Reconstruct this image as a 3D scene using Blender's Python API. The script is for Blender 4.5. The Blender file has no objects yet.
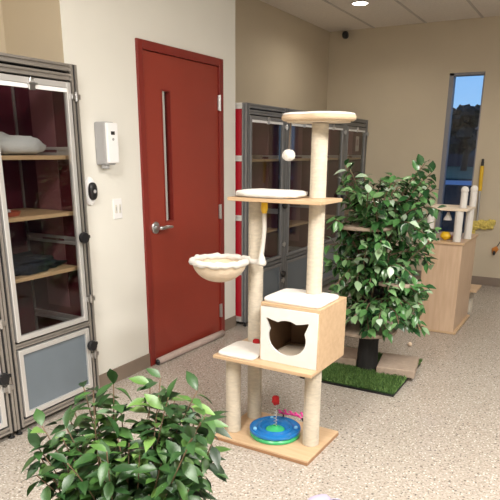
import bpy, bmesh, math, random
from mathutils import Vector, Matrix
random.seed(7)
PI = math.pi
COL = bpy.context.scene.collection
V = Vector

# ------------------------------------------------------------------ materials
def new_mat(name):
    m = bpy.data.materials.new(name); m.use_nodes = True
    nt = m.node_tree
    return m, nt, nt.nodes['Principled BSDF']

def setp(b, **k):
    names = {'rough': 'Roughness', 'metal': 'Metallic', 'spec': 'Specular IOR Level', 'coat': 'Coat Weight', 'sheen': 'Sheen Weight',
             'trans': 'Transmission Weight', 'sss': 'Subsurface Weight'}
    for a, v in k.items(): b.inputs[names[a]].default_value = v

def mat(name, c, rough=.5, var=0, vscale=8, bump=0, bscale=60, stretch=(1, 1, 1), detail=3, **k):
    m, nt, b = new_mat(name)
    b.inputs['Base Color'].default_value = (*c, 1); setp(b, rough=rough, **k)
    if var or bump:
        tc = nt.nodes.new('ShaderNodeTexCoord'); mp = nt.nodes.new('ShaderNodeMapping'); mp.inputs['Scale'].default_value = stretch
        nt.links.new(tc.outputs['Object'], mp.inputs['Vector'])
    if var:
        n = nt.nodes.new('ShaderNodeTexNoise'); n.inputs['Scale'].default_value = vscale; n.inputs['Detail'].default_value = detail
        r = nt.nodes.new('ShaderNodeValToRGB')
        r.color_ramp.elements[0].position = .3; r.color_ramp.elements[1].position = .7
        r.color_ramp.elements[0].color = (*[max(0, x*(1-var)) for x in c], 1)
        r.color_ramp.elements[1].color = (*[min(1, x*(1+var)) for x in c], 1)
        nt.links.new(mp.outputs[0], n.inputs['Vector']); nt.links.new(n.outputs['Fac'], r.inputs['Fac']); nt.links.new(r.outputs[0], b.inputs['Base Color'])
    if bump:
        n2 = nt.nodes.new('ShaderNodeTexNoise'); n2.inputs['Scale'].default_value = bscale; n2.inputs['Detail'].default_value = 4
        bp = nt.nodes.new('ShaderNodeBump'); bp.inputs['Strength'].default_value = bump; bp.inputs['Distance'].default_value = .01
        nt.links.new(mp.outputs[0], n2.inputs['Vector']); nt.links.new(n2.outputs['Fac'], bp.inputs['Height']); nt.links.new(bp.outputs[0], b.inputs['Normal'])
    return m

def wood(name, c, c2, stretch=(2, 26, 26), rough=.45):
    m, nt, b = new_mat(name); setp(b, rough=rough)
    tc = nt.nodes.new('ShaderNodeTexCoord'); mp = nt.nodes.new('ShaderNodeMapping'); mp.inputs['Scale'].default_value = stretch
    n = nt.nodes.new('ShaderNodeTexNoise'); n.inputs['Scale'].default_value = 1.6; n.inputs['Detail'].default_value = 5; n.inputs['Distortion'].default_value = .4
    r = nt.nodes.new('ShaderNodeValToRGB'); r.color_ramp.elements[0].position = .32; r.color_ramp.elements[1].position = .68
    r.color_ramp.elements[0].color = (*c2, 1); r.color_ramp.elements[1].color = (*c, 1)
    nt.links.new(tc.outputs['Object'], mp.inputs['Vector']); nt.links.new(mp.outputs[0], n.inputs['Vector'])
    nt.links.new(n.outputs['Fac'], r.inputs['Fac']); nt.links.new(r.outputs[0], b.inputs['Base Color'])
    return m

def leaf_mat(name, stops, rough=.32):
    m, nt, b = new_mat(name); setp(b, rough=rough, spec=.55)
    g = nt.nodes.new('ShaderNodeNewGeometry'); r = nt.nodes.new('ShaderNodeValToRGB')
    el = r.color_ramp.elements
    el[0].position, el[1].position = stops[0][0], stops[-1][0]
    el[0].color = (*stops[0][1], 1); el[1].color = (*stops[-1][1], 1)
    for p, c in stops[1:-1]:
        e = el.new(p); e.color = (*c, 1)
    nt.links.new(g.outputs['Random Per Island'], r.inputs['Fac']); nt.links.new(r.outputs[0], b.inputs['Base Color'])
    return m

def glass_mat(name, tint=(.9, .92, .92), refl=1.0):
    m, nt, b = new_mat(name); nt.nodes.remove(b)
    out = nt.nodes['Material Output']
    t = nt.nodes.new('ShaderNodeBsdfTransparent'); t.inputs[0].default_value = (*tint, 1)
    g = nt.nodes.new('ShaderNodeBsdfGlossy'); g.inputs['Roughness'].default_value = .03; g.inputs[0].default_value = (refl, refl, refl, 1)
    f = nt.nodes.new('ShaderNodeFresnel'); f.inputs['IOR'].default_value = 1.5
    mx = nt.nodes.new('ShaderNodeMixShader')
    gm = nt.nodes.new('ShaderNodeNewGeometry'); sb = nt.nodes.new('ShaderNodeMath'); sb.operation = 'SUBTRACT'; sb.inputs[0].default_value = 1; nt.links.new(gm.outputs['Backfacing'], sb.inputs[1])
    mu = nt.nodes.new('ShaderNodeMath'); mu.operation = 'MULTIPLY'; nt.links.new(f.outputs[0], mu.inputs[0]); nt.links.new(sb.outputs[0], mu.inputs[1])   # one reflection, at the outer face of the pane
    nt.links.new(mu.outputs[0], mx.inputs[0]); nt.links.new(t.outputs[0], mx.inputs[1]); nt.links.new(g.outputs[0], mx.inputs[2]); nt.links.new(mx.outputs[0], out.inputs[0])
    return m

def emit_mat(name, c, s):
    m, nt, b = new_mat(name); b.inputs['Base Color'].default_value = (*c, 1)
    b.inputs['Emission Color'].default_value = (*c, 1); b.inputs['Emission Strength'].default_value = s
    return m

def floor_mat():
    m, nt, b = new_mat('polished_terrazzo')
    L = nt.links; N = nt.nodes
    tc = N.new('ShaderNodeTexCoord')
    def ramp(src, stops, interp='LINEAR'):
        r = N.new('ShaderNodeValToRGB'); r.color_ramp.interpolation = interp
        el = r.color_ramp.elements; el[0].position, el[0].color = stops[0][0], (*stops[0][1], 1); el[1].position, el[1].color = stops[-1][0], (*stops[-1][1], 1)
        for p, c in stops[1:-1]:
            e = el.new(p); e.color = (*c, 1)
        L.new(src, r.inputs[0]); return r
    def mix(f, a, c):
        x = N.new('ShaderNodeMix'); x.data_type = 'RGBA'
        if hasattr(f, 'links'): L.new(f, x.inputs[0])
        else: x.inputs[0].default_value = f
        L.new(a, x.inputs[6])
        if hasattr(c, 'links'): L.new(c, x.inputs[7])
        else: x.inputs[7].default_value = (*c, 1)
        return x.outputs[2]
    big = N.new('ShaderNodeTexNoise'); big.inputs['Scale'].default_value = 1.1; big.inputs['Detail'].default_value = 4; L.new(tc.outputs['Object'], big.inputs['Vector'])
    base = ramp(big.outputs['Fac'], [(.3, (.335, .29, .24)), (.7, (.45, .40, .345))]).outputs[0]
    fine = N.new('ShaderNodeTexNoise'); fine.inputs['Scale'].default_value = 75; fine.inputs['Detail'].default_value = 3; L.new(tc.outputs['Object'], fine.inputs['Vector'])
    fr = ramp(fine.outputs['Fac'], [(.35, (.27, .235, .20)), (.52, (.45, .405, .355)), (.68, (.60, .56, .51))]).outputs[0]
    c = mix(.55, base, fr)
    for sc, th, col, keep in ((85, .30, (.07, .06, .055), .82), (46, .26, (.10, .085, .075), .82), (70, .30, (.74, .71, .66), .74), (110, .34, (.26, .17, .12), .84)):
        v = N.new('ShaderNodeTexVoronoi'); v.inputs['Scale'].default_value = sc; L.new(tc.outputs['Object'], v.inputs['Vector'])
        sep = N.new('ShaderNodeSeparateColor'); L.new(v.outputs['Color'], sep.inputs[0])
        a = N.new('ShaderNodeMath'); a.operation = 'GREATER_THAN'; a.inputs[1].default_value = keep; L.new(sep.outputs[0], a.inputs[0])
        d = N.new('ShaderNodeMapRange'); d.inputs[1].default_value = th-.06; d.inputs[2].default_value = th+.08; d.inputs[3].default_value = 1; d.inputs[4].default_value = 0
        L.new(v.outputs['Distance'], d.inputs[0])
        mu = N.new('ShaderNodeMath'); mu.operation = 'MULTIPLY'; L.new(a.outputs[0], mu.inputs[0]); L.new(d.outputs[0], mu.inputs[1])
        mu2 = N.new('ShaderNodeMath'); mu2.operation = 'MULTIPLY'; mu2.inputs[1].default_value = .8; L.new(mu.outputs[0], mu2.inputs[0])
        c = mix(mu2.outputs[0], c, col)
    L.new(c, b.inputs['Base Color'])
    rr = ramp(big.outputs['Fac'], [(.3, (.14, .14, .14)), (.7, (.24, .24, .24))]).outputs[0]; L.new(rr, b.inputs['Roughness'])
    setp(b, spec=.5)
    return m

M = {}
M['wall_white'] = mat('cream_white_paint', (.80, .785, .725), .6, var=.02, vscale=2, bump=.06, bscale=140)
M['wall_beige'] = mat('beige_paint', (.60, .515, .385), .62, var=.025, vscale=2, bump=.06, bscale=140)
M['wall_olive'] = M['wall_beige']
M['floor'] = floor_mat()
M['ceiling'] = mat('mineral_ceiling_tile', (.84, .78, .71), .85, var=.05, vscale=40, bump=.25, bscale=160)
M['grid'] = mat('ceiling_grid_paint', (.56, .52, .475), .5)
M['base'] = mat('taupe_vinyl', (.24, .185, .145), .5, var=.05)
M['red_door'] = mat('brick_red_paint', (.285, .039, .024), .38, var=.04, vscale=3, bump=.03, bscale=90)
M['red_frame'] = mat('dark_red_frame_paint', (.22, .024, .018), .36, var=.03, vscale=3)
M['steel'] = mat('brushed_steel', (.62, .62, .63), .28, var=.06, vscale=30, stretch=(1, 1, .1), metal=1)
M['alu'] = mat('aluminium_profile', (.42, .39, .36), .32, var=.05, vscale=14, metal=.65)
M['alu_bright'] = mat('bright_aluminium', (.80, .79, .78), .30, metal=.6)
M['alu_dark'] = mat('dull_aluminium_profile', (.27, .275, .285), .42, var=.06, vscale=14, metal=.55)
M['black'] = mat('black_plastic', (.012, .012, .014), .35)
M['white_plastic'] = mat('white_plastic', (.88, .88, .89), .4)
M['grey_plastic'] = mat('grey_plastic', (.42, .42, .43), .45)
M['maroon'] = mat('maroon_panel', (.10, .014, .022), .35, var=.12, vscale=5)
M['maroon_pale'] = mat('pale_maroon_hatch', (.26, .105, .115), .35, var=.08, vscale=5)
M['red_panel'] = mat('red_panel', (.42, .012, .025), .3)
M['grey_panel'] = mat('frosted_grey_panel', (.15, .18, .21), .3, var=.05, vscale=5)
M['shelf'] = wood('shelf_wood', (.66, .46, .26), (.56, .37, .20), (26, 2, 26))
M['glass'] = glass_mat('clear_glass', (.81, .81, .81))
M['win_glass'] = glass_mat('window_glass', (.88, .92, .94), .9)
M['wood'] = wood('light_beech_board', (.60, .425, .265), (.53, .36, .215), (3, 24, 24))
M['wood_v'] = wood('upright_beech_board', (.66, .48, .335), (.58, .405, .27), (24, 24, 2.4))
M['wood_edge'] = mat('brown_board_edge', (.36, .19, .095), .5, var=.1)
M['sisal'] = mat('cream_sisal', (.71, .63, .51), .85, var=.10, vscale=30, bump=.6, bscale=240, stretch=(1, 1, 3))
M['plush'] = mat('cream_plush', (.74, .71, .665), .95, var=.03, vscale=20, bump=.5, bscale=170, sheen=.3)
M['plush_tan'] = mat('tan_plush', (.74, .61, .46), .95, var=.04, vscale=20, bump=.5, bscale=170, sheen=.2)
M['panel_white'] = mat('white_felt_board', (.71, .70, .68), .7, var=.03, vscale=20, bump=.1)
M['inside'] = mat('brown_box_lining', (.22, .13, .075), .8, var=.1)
M['blue'] = mat('translucent_blue_plastic', (.02, .22, .62), .18, trans=.25)
M['green'] = mat('bright_green_plastic', (.05, .46, .17), .25)
M['red_fuzz'] = mat('red_fuzz', (.40, .010, .012), .9, bump=.6, bscale=200)
M['pink'] = mat('pink_feather', (.80, .07, .36), .8)
M['bark'] = mat('black_bark_wrap', (.016, .015, .015), .8, var=.3, vscale=30, bump=.6, bscale=60, stretch=(1, 1, .3))
M['turf'] = leaf_mat('artificial_turf', [(0, (.035, .085, .015)), (.5, (.075, .16, .03)), (1, (.14, .24, .06))], .7)
M['carpet'] = mat('taupe_carpet', (.40, .31, .24), .95, var=.08, vscale=40, bump=.6, bscale=220)
M['leaf'] = leaf_mat('ficus_leaf', [(0, (.008, .036, .012)), (.25, (.026, .090, .028)), (.50, (.06, .17, .048)), (.75, (.13, .28, .095)), (.90, (.26, .42, .21)), (1, (.50, .62, .50))], .26)  # palest tones stand in for glossy highlights on the leaves
M['leaf_front'] = leaf_mat('fresh_ficus_leaf', [(0, (.008, .028, .009)), (.35, (.019, .062, .015)), (.70, (.038, .105, .022)), (.90, (.085, .18, .035)), (.96, (.14, .25, .06)), (1, (.26, .38, .30))], .42)
M['twig'] = mat('brown_twig', (.16, .105, .065), .8, var=.2, vscale=20)
M['pot'] = mat('dark_pot', (.06, .05, .045), .5)
M['soil'] = mat('potting_soil', (.04, .028, .02), 1, bump=1, bscale=60)
M['towel'] = mat('white_terry_cloth', (.74, .76, .75), .95, var=.05, vscale=15, bump=.6, bscale=140)
M['stopper'] = mat('taupe_fabric_tube', (.47, .37, .33), .85, var=.06, vscale=20, bump=.3, bscale=150)
M['win_frame'] = mat('dark_bronze_aluminium', (.24, .24, .265), .45, metal=.3)
M['yellow'] = mat('yellow_plastic', (.80, .50, .02), .4)
M['mop'] = mat('yellow_microfibre', (.74, .60, .16), .95, var=.15, vscale=60, bump=.8, bscale=120)
M['orange_fuzz'] = mat('orange_feather', (.62, .24, .05), .9, bump=.5)
M['lavender'] = mat('lavender_felt', (.42, .38, .52), .8)
M['bed_under'] = mat('tan_bed_fabric', (.62, .47, .32), .95, bump=.4, bscale=170)
M['cream'] = mat('cream_ball', (.80, .62, .45), .7)
M['lamp'] = emit_mat('lamp_lens', (1, .93, .82), 14)
M['troffer'] = emit_mat('light_diffuser', (1, .95, .87), 4)
M['asphalt'] = mat('dark_teal_ground', (.018, .030, .034), 1, var=.2, vscale=.3, spec=0)  # dark teal ground tone, matt and slightly mottled
M['lawn'] = mat('dusk_lawn', (.045, .11, .05), .9, var=.25, vscale=.6)
M['pave'] = mat('sky_tinted_pavement', (.22, .28, .38), .5)  # bluish tone paints in the reflected sky
M['far_tree'] = mat('far_tree_leaf', (.018, .026, .02), .9)
M['far_wall'] = mat('far_dark_siding', (.035, .04, .055), .8)
M['paper'] = mat('printed_paper', (.72, .66, .62), .8)
M['dark_blanket'] = mat('dark_blue_fleece', (.007, .012, .022), .9, var=.9, vscale=26, bump=.8, bscale=60)
M['red_dish'] = mat('red_dish', (.42, .10, .06), .4)
M['blue_grey'] = mat('blue_grey_fleece', (.14, .17, .22), .95, bump=.5)

# ------------------------------------------------------------------ mesh helpers
class MB:
    def __init__(self): self.bm = bmesh.new()
    def _done(self, vs, mx):
        if mx is not None: bmesh.ops.transform(self.bm, matrix=mx, verts=vs)
        return vs
    def box(self, lo, hi, bev=0, mx=None, seg=2):
        lo, hi = V(lo), V(hi); c = (lo+hi)/2; s = hi-lo
        r = bmesh.ops.create_cube(self.bm, size=1, matrix=Matrix.Translation(c) @ Matrix.Diagonal((*s, 1)))
        vs = r['verts']
        if bev:
            es = {e for v in vs for e in v.link_edges}
            rr = bmesh.ops.bevel(self.bm, geom=list(es), offset=bev, segments=seg, affect='EDGES', profile=.5)
            vs = rr['verts'] if False else [v for v in self._island(rr['faces'][0])]
        return self._done(vs, mx)
    def _island(self, f):
        seen = set(f.verts); st = list(f.verts)
        while st:
            v = st.pop()
            for e in v.link_edges:
                o = e.other_vert(v)
                if o not in seen: seen.add(o); st.append(o)
        return seen
    def lathe(self, prof, n=20, mx=None, cap=True):
        rings = []
        for r, z in prof:
            rings.append([self.bm.verts.new((r*math.cos(2*PI*i/n), r*math.sin(2*PI*i/n), z)) for i in range(n)])
        for a, b in zip(rings, rings[1:]):
            for i in range(n): self.bm.faces.new((a[i], a[(i+1) % n], b[(i+1) % n], b[i]))
        if cap:
            self.bm.faces.new(rings[0][::-1]); self.bm.faces.new(rings[-1])
        return self._done([v for r in rings for v in r], mx)
    def tube(self, pts, r, n=8, mx=None, cap=True):
        pts = [V(p) for p in pts]; rs = r if isinstance(r, (list, tuple)) else [r]*len(pts)
        rings = []; up = None
        for i, p in enumerate(pts):
            t = (pts[min(i+1, len(pts)-1)]-pts[max(i-1, 0)]).normalized()
            if up is None:
                up = V((0, 0, 1)) if abs(t.z) < .9 else V((1, 0, 0))
            a = up - t*up.dot(t)
            if a.length < 1e-4: a = V((0, 1, 0)) - t*t.y
            a.normalize(); b = t.cross(a); up = a
            rings.append([self.bm.verts.new(p + (a*math.cos(2*PI*k/n)+b*math.sin(2*PI*k/n))*rs[i]) for k in range(n)])
        for a, b in zip(rings, rings[1:]):
            for k in range(n): self.bm.faces.new((a[k], a[(k+1) % n], b[(k+1) % n], b[k]))
        if cap: self.bm.faces.new(rings[0][::-1]); self.bm.faces.new(rings[-1])
        return self._done([v for q in rings for v in q], mx)
    def blob(self, c, s, seg=16, rings=10, noise=0, power=1.0, mx=None, freq=40):
        """rounded slab / ball; power<1 squares it off"""
        from mathutils import noise as nz
        r = bmesh.ops.create_uvsphere(self.bm, u_segments=seg, v_segments=rings, radius=1)
        for v in r['verts']:
            p = v.co.copy()
            q = V([math.copysign(abs(x)**power, x) for x in p])
            if noise: q *= 1+noise*nz.noise(V((p.x*3+c[0]*9, p.y*3+c[1]*7, p.z*3))) + noise*.5*nz.noise(p*freq*.2)
            v.co = V(c)+V((q.x*s[0], q.y*s[1], q.z*s[2]))
        return self._done(r['verts'], mx)
    def prism(self, poly, z0, z1, mx=None):
        a = [self.bm.verts.new((x, y, z0)) for x, y in poly]; b = [self.bm.verts.new((x, y, z1)) for x, y in poly]
        n = len(poly)
        for i in range(n): self.bm.faces.new((a[i], a[(i+1) % n], b[(i+1) % n], b[i]))
        self.bm.faces.new(a[::-1]); self.bm.faces.new(b)
        return self._done(a+b, mx)
    def profile(self, p0, p1, s, gk=None):
        """slotted square extrusion from p0 to p1"""
        p0, p1 = V(p0), V(p1); t = (p1-p0).normalized()
        a = V((1, 0, 0)) if abs(t.x) < .9 else V((0, 1, 0)); b = t.cross(a)
        h = s/2; g = s*.17; d = s*.30
        if gk is not None:
            e = V((0, 1, 0)) if abs(t.z) > .5 else V((0, 0, 1))
            lo = p0+V((h-d, 0, 0))-e*g; hi = p1+V((h-d*.45, 0, 0))+e*g
            gk.box([min(u, v) for u, v in zip(lo, hi)], [max(u, v) for u, v in zip(lo, hi)])
        q = [(-h, -h), (-g, -h), (-g, -h+d), (g, -h+d), (g, -h), (h, -h), (h, -g), (h-d, -g), (h-d, g), (h, g), (h, h), (g, h), (g, h-d), (-g, h-d), (-g, h), (-h, h), (-h, g), (-h+d, g), (-h+d, -g), (-h, -g)]
        ra = [self.bm.verts.new(p0+a*x+b*y) for x, y in q]; rb = [self.bm.verts.new(p1+a*x+b*y) for x, y in q]
        n = len(q)
        for i in range(n): self.bm.faces.new((ra[i], ra[(i+1) % n], rb[(i+1) % n], rb[i]))
        self.bm.faces.new(ra[::-1]); self.bm.faces.new(rb)
    def quads(self, verts, faces):
        vs = [self.bm.verts.new(v) for v in verts]
        for f in faces: self.bm.faces.new([vs[i] for i in f])
    def build(self, name, m, parent=None, smooth=False, loc=None, rot=None):
        bmesh.ops.recalc_face_normals(self.bm, faces=self.bm.faces)
        me = bpy.data.meshes.new(name); self.bm.to_mesh(me); self.bm.free()
        return link(name, me, m, parent, smooth, loc, rot)

def link(name, me, m, parent=None, smooth=False, loc=None, rot=None):
    if smooth:
        me.shade_smooth()
        if smooth == 'auto': me.set_sharp_from_angle(angle=math.radians(40))
    o = bpy.data.objects.new(name, me); COL.objects.link(o)
    me.materials.append(M[m] if isinstance(m, str) else m)
    if parent: o.parent = parent
    if loc: o.location = loc
    if rot: o.rotation_euler = rot
    return o

def tag(o, label=None, cat=None, group=None, kind=None):
    if label: o['label'] = label
    if cat: o['category'] = cat
    if group: o['group'] = group
    if kind: o['kind'] = kind
    return o

def thing(name, label, cat, loc=(0, 0, 0), rz=0, group=None):
    o = bpy.data.objects.new(name, None); COL.objects.link(o); o.empty_display_size = .1
    o.location = loc; o.rotation_euler = (0, 0, rz)
    return tag(o, label, cat, group)

def copy_tree(o, parent=None):
    c = o.copy(); COL.objects.link(c)
    if parent: c.parent = parent
    for ch in list(o.children): copy_tree(ch, c)
    return c

def box(name, lo, hi, m, parent=None, bev=0):
    b = MB(); b.box(lo, hi, bev); return b.build(name, m, parent)

def shape(name, outer, holes, thick, m, parent=None, mx=None, res=1):
    """flat outline with holes, extruded, through a filled 2D curve turned to mesh"""
    cu = bpy.data.curves.new(name+'_outline', 'CURVE'); cu.dimensions = '2D'; cu.fill_mode = 'BOTH'; cu.extrude = thick/2
    for poly in [outer]+holes:
        s = cu.splines.new('POLY'); s.points.add(len(poly)-1); s.use_cyclic_u = True
        for p, (x, y) in zip(s.points, poly): p.co = (x, y, 0, 1)
    tmp = bpy.data.objects.new('outline_temp', cu); COL.objects.link(tmp)
    dg = bpy.context.evaluated_depsgraph_get(); dg.update()
    me = bpy.data.meshes.new_from_object(tmp.evaluated_get(dg)); me.name = name
    bpy.data.objects.remove(tmp); bpy.data.curves.remove(cu)
    me.materials.clear()
    if mx is not None: me.transform(mx)
    return link(name, me, m, parent)

def ellipse(cx, cy, a, b, n=24, a0=0, a1=2*PI):
    return [(cx+a*math.cos(a0+(a1-a0)*i/n), cy+b*math.sin(a0+(a1-a0)*i/n)) for i in range(n)]

# ------------------------------------------------------------------ the room
def struct(o): o['kind'] = 'structure'; return o
XR, Y0, YB, ZC = 5.0, -2.4, 7.4, 2.9
XA = -.455                                   # back of the two kennel alcoves
YL, YE = 2.575, 4.40                         # the protruding piece of wall that holds the door
DY0, DY1, DZ = 3.180, 4.195, 2.175           # outer edges of the door frame
struct(box('floor', (XA-.15, Y0-.15, -.12), (XR+.15, YB+.20, 0), 'floor'))
struct(box('ceiling', (XA-.15, Y0-.15, ZC), (XR+.15, YB+.20, ZC+.12), 'ceiling'))
g = MB()
x = .10
while x < XR: g.box((x-.012, Y0, ZC-.006), (x+.012, YB, ZC+.001)); x += .605
y = 6.62 - .605*2*7
while y < 5.6: g.box((XA, y-.012, ZC-.0055), (XR, y+.012, ZC+.001)); y += 1.21
struct(g.build('trim_1', 'grid'))
struct(box('wall_alcove', (XA-.15, Y0-.15, 0), (XA, YB+.2, ZC), 'wall_beige'))
w = MB()
w.box((-.15, YL+.1, 0), (0, DY0+.012, ZC)); w.box((-.001, YL, 0), (0, YL+.1, ZC)); w.box((-.15, DY1-.012, 0), (0, YE, ZC)); w.box((-.15, DY0+.012, DZ-.012), (0, DY1-.012, ZC))
struct(w.build('wall_left', 'wall_white'))
struct(box('wall_return_near', (XA, YL, 0), (-.001, YL+.1, ZC), 'wall_beige')); struct(box('wall_return_far', (XA, YE-.1, 0), (-.15, YE, ZC), 'wall_beige'))
WX0, WX1, WZ0, WZ1 = 1.02, 1.40, .42, 2.36
w = MB()
w.box((XA, YB, 0), (WX0, YB+.2, ZC)); w.box((WX1, YB, 0), (XR+.15, YB+.2, ZC)); w.box((WX0, YB, 0), (WX1, YB+.2, WZ0)); w.box((WX0, YB, WZ1), (WX1, YB+.2, ZC))
struct(w.build('wall_back', 'wall_beige'))
w = MB(); w.box((XR, Y0-.15, 0), (XR+.15, 2.2, ZC)); w.box((XR, 7.0, 0), (XR+.15, YB+.2, ZC)); w.box((XR, 2.2, 2.5), (XR+.15, 7.0, ZC)); w.box((XR, 2.2, 0), (XR+.15, 7.0, .1))
struct(w.build('wall_right', 'wall_white'))
w2 = bpy.data.objects.new('added_window', None); COL.objects.link(w2); w2.location = (XR, 4.6, .1); struct(w2)  # unseen window, added so the kennel glass reflects something dark
f = MB()
for y in (-2.40, -1.22, -.03, 1.16, 2.34): f.box((.02, y, 0), (.10, y+.06, 2.4), .003)
for i in range(4): f.box((.02, -2.34+i*1.19, 0), (.10, -1.22+i*1.19, .06)); f.box((.02, -2.34+i*1.19, 2.34), (.10, -1.22+i*1.19, 2.4))
f.build('window_frame', 'win_frame', w2)
for i in range(4): box('pane', (.055, -2.34+i*1.19, .06), (.063, -1.22+i*1.19, 2.34), 'win_glass', w2)
o = thing('added_building', 'added unseen dark building outside the side window, keeping kennel reflections dark', 'building', (13, 4.5, -.05))  # added unseen block, keeps the sky out of the kennel glass reflections
box('wall', (0, -9, 0), (5, 16, 6.5), 'far_wall', o); box('roof', (-.3, -9.3, 6.5), (5.3, 16.3, 6.8), 'win_frame', o)
struct(box('yard', (XR+.3, -40, -.35), (90, YB+.29, -.05), 'asphalt'))
struct(box('wall_front', (XA, Y0-.15, 0), (XR, Y0, ZC), 'wall_white'))
b = MB(); b.box((0, YL, 0), (.010, DY0, .10), .003); b.box((0, DY1, 0), (.010, YE, .10), .003); struct(b.build('baseboard_left', 'base'))
b = MB(); b.box((XA+.7, YB-.010, 0), (XR, YB, .10), .003); struct(b.build('baseboard_back', 'base'))

# window
wn = bpy.data.objects.new('window_1', None); COL.objects.link(wn); wn.location = ((WX0+WX1)/2, YB, WZ0); struct(wn)
hw = (WX1-WX0)/2; hh = WZ1-WZ0
f = MB()
f.box((-hw, -.004, 0), (-hw+.052, .10, hh), .003); f.box((hw-.014, -.004, 0), (hw, .10, hh), .003)
f.box((-hw, -.004, hh-.030), (hw, .10, hh), .003); f.box((-hw, -.004, 0), (hw, .10, .04), .003)
f.build('window_frame', 'win_frame', wn)
box('pane', (-hw+.045, .055, .03), (hw-.008, .063, hh-.02), 'win_glass', wn)

# outside, seen through the window at dusk
struct(box('lawn', (-60, YB+.3, -.35), (45, 140, -.05), 'asphalt'))
struct(box('path', (-60, 32, -.08), (45, 37, -.03), 'pave'))
struct(box('field', (-60, 40, -.08), (45, 75, -.03), 'lawn'))
o = thing('building', 'long dark building seen through the window behind the far lawn', 'building', (-9, 78, 0))
bx = MB(); bx.box((-26, 0, -.3), (30, 10, 4.2)); bx.build('wall', 'far_wall', o)
bx = MB(); bx.box((-27, -.6, 4.2), (31, 10.6, 4.8), .1); bx.build('roof', 'win_frame', o)
bx = MB()
bx.box((-3, -.06, 1.1), (0, .01, 2.8)); bx.build('window', 'win_glass', o)
bx = MB(); bx.box((3, -.06, 1.1), (6, .01, 2.8)); bx.build('window', 'win_glass', o)
def far_tree(x, y, h, r, label):
    o = thing('tree', label, 'tree', (x, y, -.05), 0, 'trees outside the window')
    t = MB(); t.tube([(0, 0, -.2), (.1, 0, h*.3), (0, .1, h*.6)], [.3, .22, .1]); t.build('trunk', 'bark', o)
    c = MB(); rr = random.Random(int(x*10))
    for i in range(26):
        a, q = rr.uniform(0, 2*PI), r*rr.uniform(.2, .85)
        zz = h*rr.uniform(.38, .82); k = r*rr.uniform(.22, .42)*(1.25-zz/h*.6)
        c.blob((q*math.cos(a), q*math.sin(a), zz), (k, k, k*.8), 10, 7, .5)
    c.build('crown', 'far_tree', o)
far_tree(-8.0, 58, 6.1, 2.6, 'dark bushy tree silhouetted against the sky through the window')
far_tree(-13.0, 69, 5.0, 2.4, 'lower dark tree at the left of the window view')
far_tree(-5.0, 70, 5.6, 2.4, 'dark tree at the right of the window view')
o = thing('power_line', 'thin overhead power line crossing the sky in the window', 'wire', (-6, 46, 0))
t = MB(); t.tube([(-14, 0, 8.3), (-7, 0, 7.9), (0, 0, 7.75), (7, 0, 7.9), (14, 0, 8.3)], .035, 6); t.build('wire', 'black', o)
t = MB(); t.tube([(-14, 0, -.1), (-14, 0, 8.6)], .14); t.build('pole', 'bark', o)
t = MB(); t.tube([(14, 0, -.1), (14, 0, 8.6)], .14); t.build('pole', 'bark', o)

# door
d = bpy.data.objects.new('door_1', None); COL.objects.link(d); d.location = (0, (DY0+DY1)/2, 0); struct(d)
W2 = (DY1-DY0)/2
f = MB(); fw = .055
f.box((-.13, -W2, 0), (.016, -W2+fw, DZ), .003); f.box((-.13, W2-fw, 0), (.016, W2, DZ), .003); f.box((-.13, -W2+fw, DZ-fw), (.016, W2-fw, DZ), .003)
f.build('door_frame', 'red_frame', d)
lw = W2-fw-.004; LT = DZ-fw-.004
ly0, ly1, lz0, lz1 = 3.425-d.location.y, 3.530-d.location.y, 1.015, 1.90
shape('door_leaf', [(-lw, .012), (lw, .012), (lw, LT), (-lw, LT)], [[(ly0, lz0), (ly1, lz0), (ly1, lz1), (ly0, lz1)]], .044, 'red_door', d,
      Matrix.Translation((-.022, 0, 0)) @ Matrix(((0, 0, 1, 0), (1, 0, 0, 0), (0, 1, 0, 0), (0, 0, 0, 1))))
f = MB()
f.box((-.046, ly0, lz0), (.003, ly0+.010, lz1)); f.box((-.046, ly1-.010, lz0), (.003, ly1, lz1)); f.box((-.0455, ly0+.010, lz1-.010), (.0025, ly1-.010, lz1)); f.box((-.0455, ly0+.010, lz0), (.0025, ly1-.010, lz0+.010))
f.build('glazing_frame', 'red_frame', d)
pn = box('pane', (-.027, ly0+.008, lz0+.008), (-.020, ly1-.008, lz1-.008), 'glass', d)
box('lit_view_strip', (-.020, ly0+.012, lz0+.010), (-.012, ly0+.052, lz1-.010), mat('grey_strip', (.50, .485, .46), .5), d)  # pale strip painted in for the lit view through the glass
h = MB()
h.lathe([(.0, .0), (.042, .0), (.042, .010), (.032, .018), (.0, .018)], 20, Matrix.Rotation(PI/2, 4, 'Y') @ Matrix.Translation((0, 0, 0)), cap=False)
h.tube([(.010, 0, 0), (.055, 0, 0), (.062, .012, 0), (.062, .06, .002), (.058, .125, -.002)], [.015, .014, .0135, .012, .010], 10)
ho = h.build('door_handle', 'steel', d, 'auto', (0, -W2+.125, .99))
for z in (1.86, 1.035, .205):
    k = MB(); k.box((.000, -.020, -.055), (.010, .018, .055), .002)
    k.lathe([(.009, -.058), (.009, .058)], 10, Matrix.Translation((.012, 0, 0)))
    k.build('hinge', 'steel', d, False, (.004, W2-fw+.004, z))
# draught stopper on the floor along the door
ds = MB(); ds.tube([(0, -.42, .027), (.004, -.30, .0275), (0, 0, .027), (.003, .25, .027), (0, .43, .027)], [.024, .027, .027, .027, .025], 14)
ds = ds.build('draft_stopper', 'stopper', None, True, (.050, 3.655, 0), (0, 0, -.03)); tag(ds, 'taupe fabric draught stopper tube lying along the bottom of the red door', 'draft stopper')
e = MB(); e.blob((0, -.425, .022), (.020, .016, .021), 12, 8); e.build('end_knot', 'black', ds)

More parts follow.
